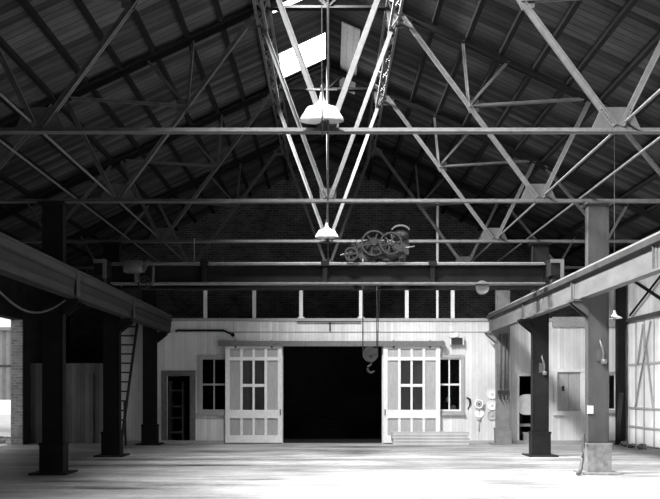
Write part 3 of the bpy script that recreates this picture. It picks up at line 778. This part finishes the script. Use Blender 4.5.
# ------------------------------------------------------------------ right wall: big sliding wagon door with braces
XR = XW-.001
t = thing('wagon_door', (XW-.06, 24.4, 0), 'large pale plank door with crossed braces in the right wall', 'door')
YA, YB = 21.6, 25.68
MB().box(XW-.07, XW-.02, YA, YB, .05, 3.6).build('door_leaf', 'wallr', t)
for z in (.55, 1.1, 2.38): MB().box(XW-.1, XW-.07, YA, YB, z-.03, z+.03).build('door_rail', 'panel', t)
for y in (22.3, 23.7, 24.45, 25.1): MB().box(XW-.095, XW-.07, y-.03, y+.03, .05, 3.6).build('door_stile', 'panel', t)
for (ya, za_, yb_, zb_) in ((25.1,1.1,23.9,3.55),(24.45,3.5,23.7,1.1),(24.9,2.38,24.45,3.5)):
    MB().bar((XW-.115, ya, za_), (XW-.115, yb_, zb_), .05, .03, (1,0,0)).build('door_brace', 'trimg', t)
MB().box(XW-.11, XW-.002, 20.5, YP-.06, 3.68, 3.78).build('door_track', 'gusset', t)
t = thing('wall_brace', (XW-.05, 24.6, 3.9), 'dark crossed steel brace high on the right wall above the plank door', 'brace')
MB().bar((XW-.05, 25.6, 4.95), (XW-.05, 22.6, 3.85), .09, .03, (1,0,0)).build('brace_bar', 'columnd', t)
MB().bar((XW-.09, 25.6, 3.85), (XW-.09, 22.6, 4.95), .06, .03, (1,0,0)).build('brace_bar', 'columnd', t)
o = MB().box(XW-.34, XW-.115, YP-.3, YP-.07, 0, 5.2).build('corner_post', 'columnd', None, (XW-.13, YP-.16, 0)); tag(o, 'dark corner post where the partition meets the right wall', 'post')
o = MB().box(XW-.22, XW-.005, 10, YP-.3, 4.98, 5.2).build('eaves_beam', 'columnd', None, (XW-.1, 18, 5)); tag(o, 'dark eaves beam along the top of the right wall', 'beam')
# kerb and stones along the right wall
for i, (y, r) in enumerate(((25.0,.12),(24.1,.1),(23.6,.13),(24.6,.08))):
    mb = MB(); n = 10
    prof = [(.001, 0), (r*.9, 0), (r, r*.5), (r*.7, r*.95), (.001, r*1.1)]
    mb.lathe(prof, (XW-.45-.1*(i % 2), y, 0), 'Z', 9)
    for v in mb.v: v += Vector((random.uniform(-.02,.02), random.uniform(-.02,.02), random.uniform(0,.02)))
    o = mb.build('stone', 'conc', None, (XW-.45, y, 0)); tag(o, '%s small stone from the back on the floor by the right wall' % ['first','third','fourth','second'][i], 'stone', 'stones by the right wall')
# two upright bars leaning in the corner
for i, y in enumerate((25.6, 25.4)):
    o = MB().tube([(XW-.5, y, .0), (XW-.35, y+.05, 1.55)], .03, 8).build('iron_bar', 'gear', None, (XW-.5, y, 0)); tag(o, '%s iron bar leaning in the right corner near the post' % ('rear','front')[i], 'bar', 'iron bars in the corner')

# hanging cable at the left
pts = []
for i in range(17):
    u = i/16; y = 12.4+u*4.1; pts.append((-5.05, y, 3.36-.42*math.sin(math.pi*u)*(1)))
o = MB().tube(pts, .02, 6).build('cable', 'column', None, (-5.05, 14, 3)); tag(o, 'slack cable drooping below the left runway girder', 'cable')

# ------------------------------------------------------------------ the yard outside the left doorway
struct(MB().box(-40, -XW-TH, 5, 60, -.25, -.05), 'ground_outside', 'ground')
t = thing('corrugated_shed', (-14, 34, 0), 'corrugated iron shed wall seen through the left doorway', 'shed')
mb = MB(); n = 150; vs = []; 
for i in range(n+1):
    x = -20+i*.07; vs += [(x, 34+.03*math.sin(i*1.6), 1.25), (x, 34+.03*math.sin(i*1.6), 4.0)]
mb.add(vs, [(2*i, 2*i+2, 2*i+3, 2*i+1) for i in range(n)], True); 
mb.box(-20, -9.6, 34.04, 34.08, 1.25, 4.0)
mb.build('shed_wall', 'corr', t)
for x in (-20,-17,-14.2,-11.5,-9.7): MB().box(x, x+.15, 34.1, 34.25, -.05, 4).build('shed_post', 'columnd', t)
MB().box(-20.3, -9.4, 33.8, 38, 4.0, 4.12).build('shed_roof', 'corr', t)
MB().box(-20, -9.6, 33.95, 34.0, 2.55, 2.63).build('shed_rail', 'gusset', t)
for i in range(16):
    r = random.uniform(.12,.2); x = -9.85-.48*(i%4)+random.uniform(-.02,.02); y = 26.6+.5*(i//4)+random.uniform(-.02,.02)
    mb = MB().lathe([(.001,-.02),(r,-.02),(r*1.05,r*.4),(r*.6,r*.9),(.001,r)], (x,y,-.05), 'Z', 8)
    for v in mb.v: v += Vector((random.uniform(-.05,.05),random.uniform(-.05,.05),random.uniform(0,.05)))
    o = mb.build('rubble_stone', 'rubble', None, (x,y,-.05)); tag(o, 'grey lump of rubble on the bright yard outside the left doorway', 'rubble', 'rubble outside the left doorway')

# ------------------------------------------------------------------ light
W = bpy.data.worlds.new('World'); S.world = W; W.use_nodes = True
W.node_tree.nodes['Background'].inputs[0].default_value = (1,1,1,1); W.node_tree.nodes['Background'].inputs[1].default_value = 1.2
def area(x, y, z, d, sx, sy, power, spread):
    L = bpy.data.lights.new('skylight_fill', 'AREA'); L.shape = 'RECTANGLE'; L.size = sx; L.size_y = sy; L.energy = power; L.spread = math.radians(spread)
    o = bpy.data.objects.new('skylight_fill', L); COL.objects.link(o); o.location = (x,y,z)
    o.rotation_euler = Vector(d).to_track_quat('-Z', 'Y').to_euler(); return o
# lamps added under seen and unseen panes, tilted to brighten right and back
SL = list(SKY); SL[4] = (15.5, 16.5); SL[5] = (19.4, 20.5)
for (a, b), kw in zip(SL, (.9, .9, 1.1, .8, .7, .86)):
    area((XS0+XS1)/2, (a+b)/2, zr(-.6)-.02, (.42 if a > 18 else .53, .30 if b < 10 else .08, -.85), .95, b-a-.1, 1650*kw, 114)

S.view_settings.view_transform = 'Standard'; S.view_settings.look = 'None'
S.view_settings.exposure = 0.0; S.view_settings.gamma = 1; S.view_settings.use_curve_mapping = False
S.cycles.use_denoising = True
S.cycles.max_bounces = 8; S.cycles.diffuse_bounces = 5; S.cycles.transparent_max_bounces = 8
S.cycles.sample_clamp_indirect = 6

cam = bpy.data.cameras.new('Camera'); co = bpy.data.objects.new('Camera', cam); COL.objects.link(co)
co.location = (0, 0, EYE); co.rotation_euler = (math.pi/2, 0, 0)
cam.sensor_fit = 'HORIZONTAL'; cam.sensor_width = 36; cam.lens = F/660*36
cam.shift_x = (330-VX)/660; cam.shift_y = (VY-249.5)/660
cam.clip_end = 500
S.camera = co
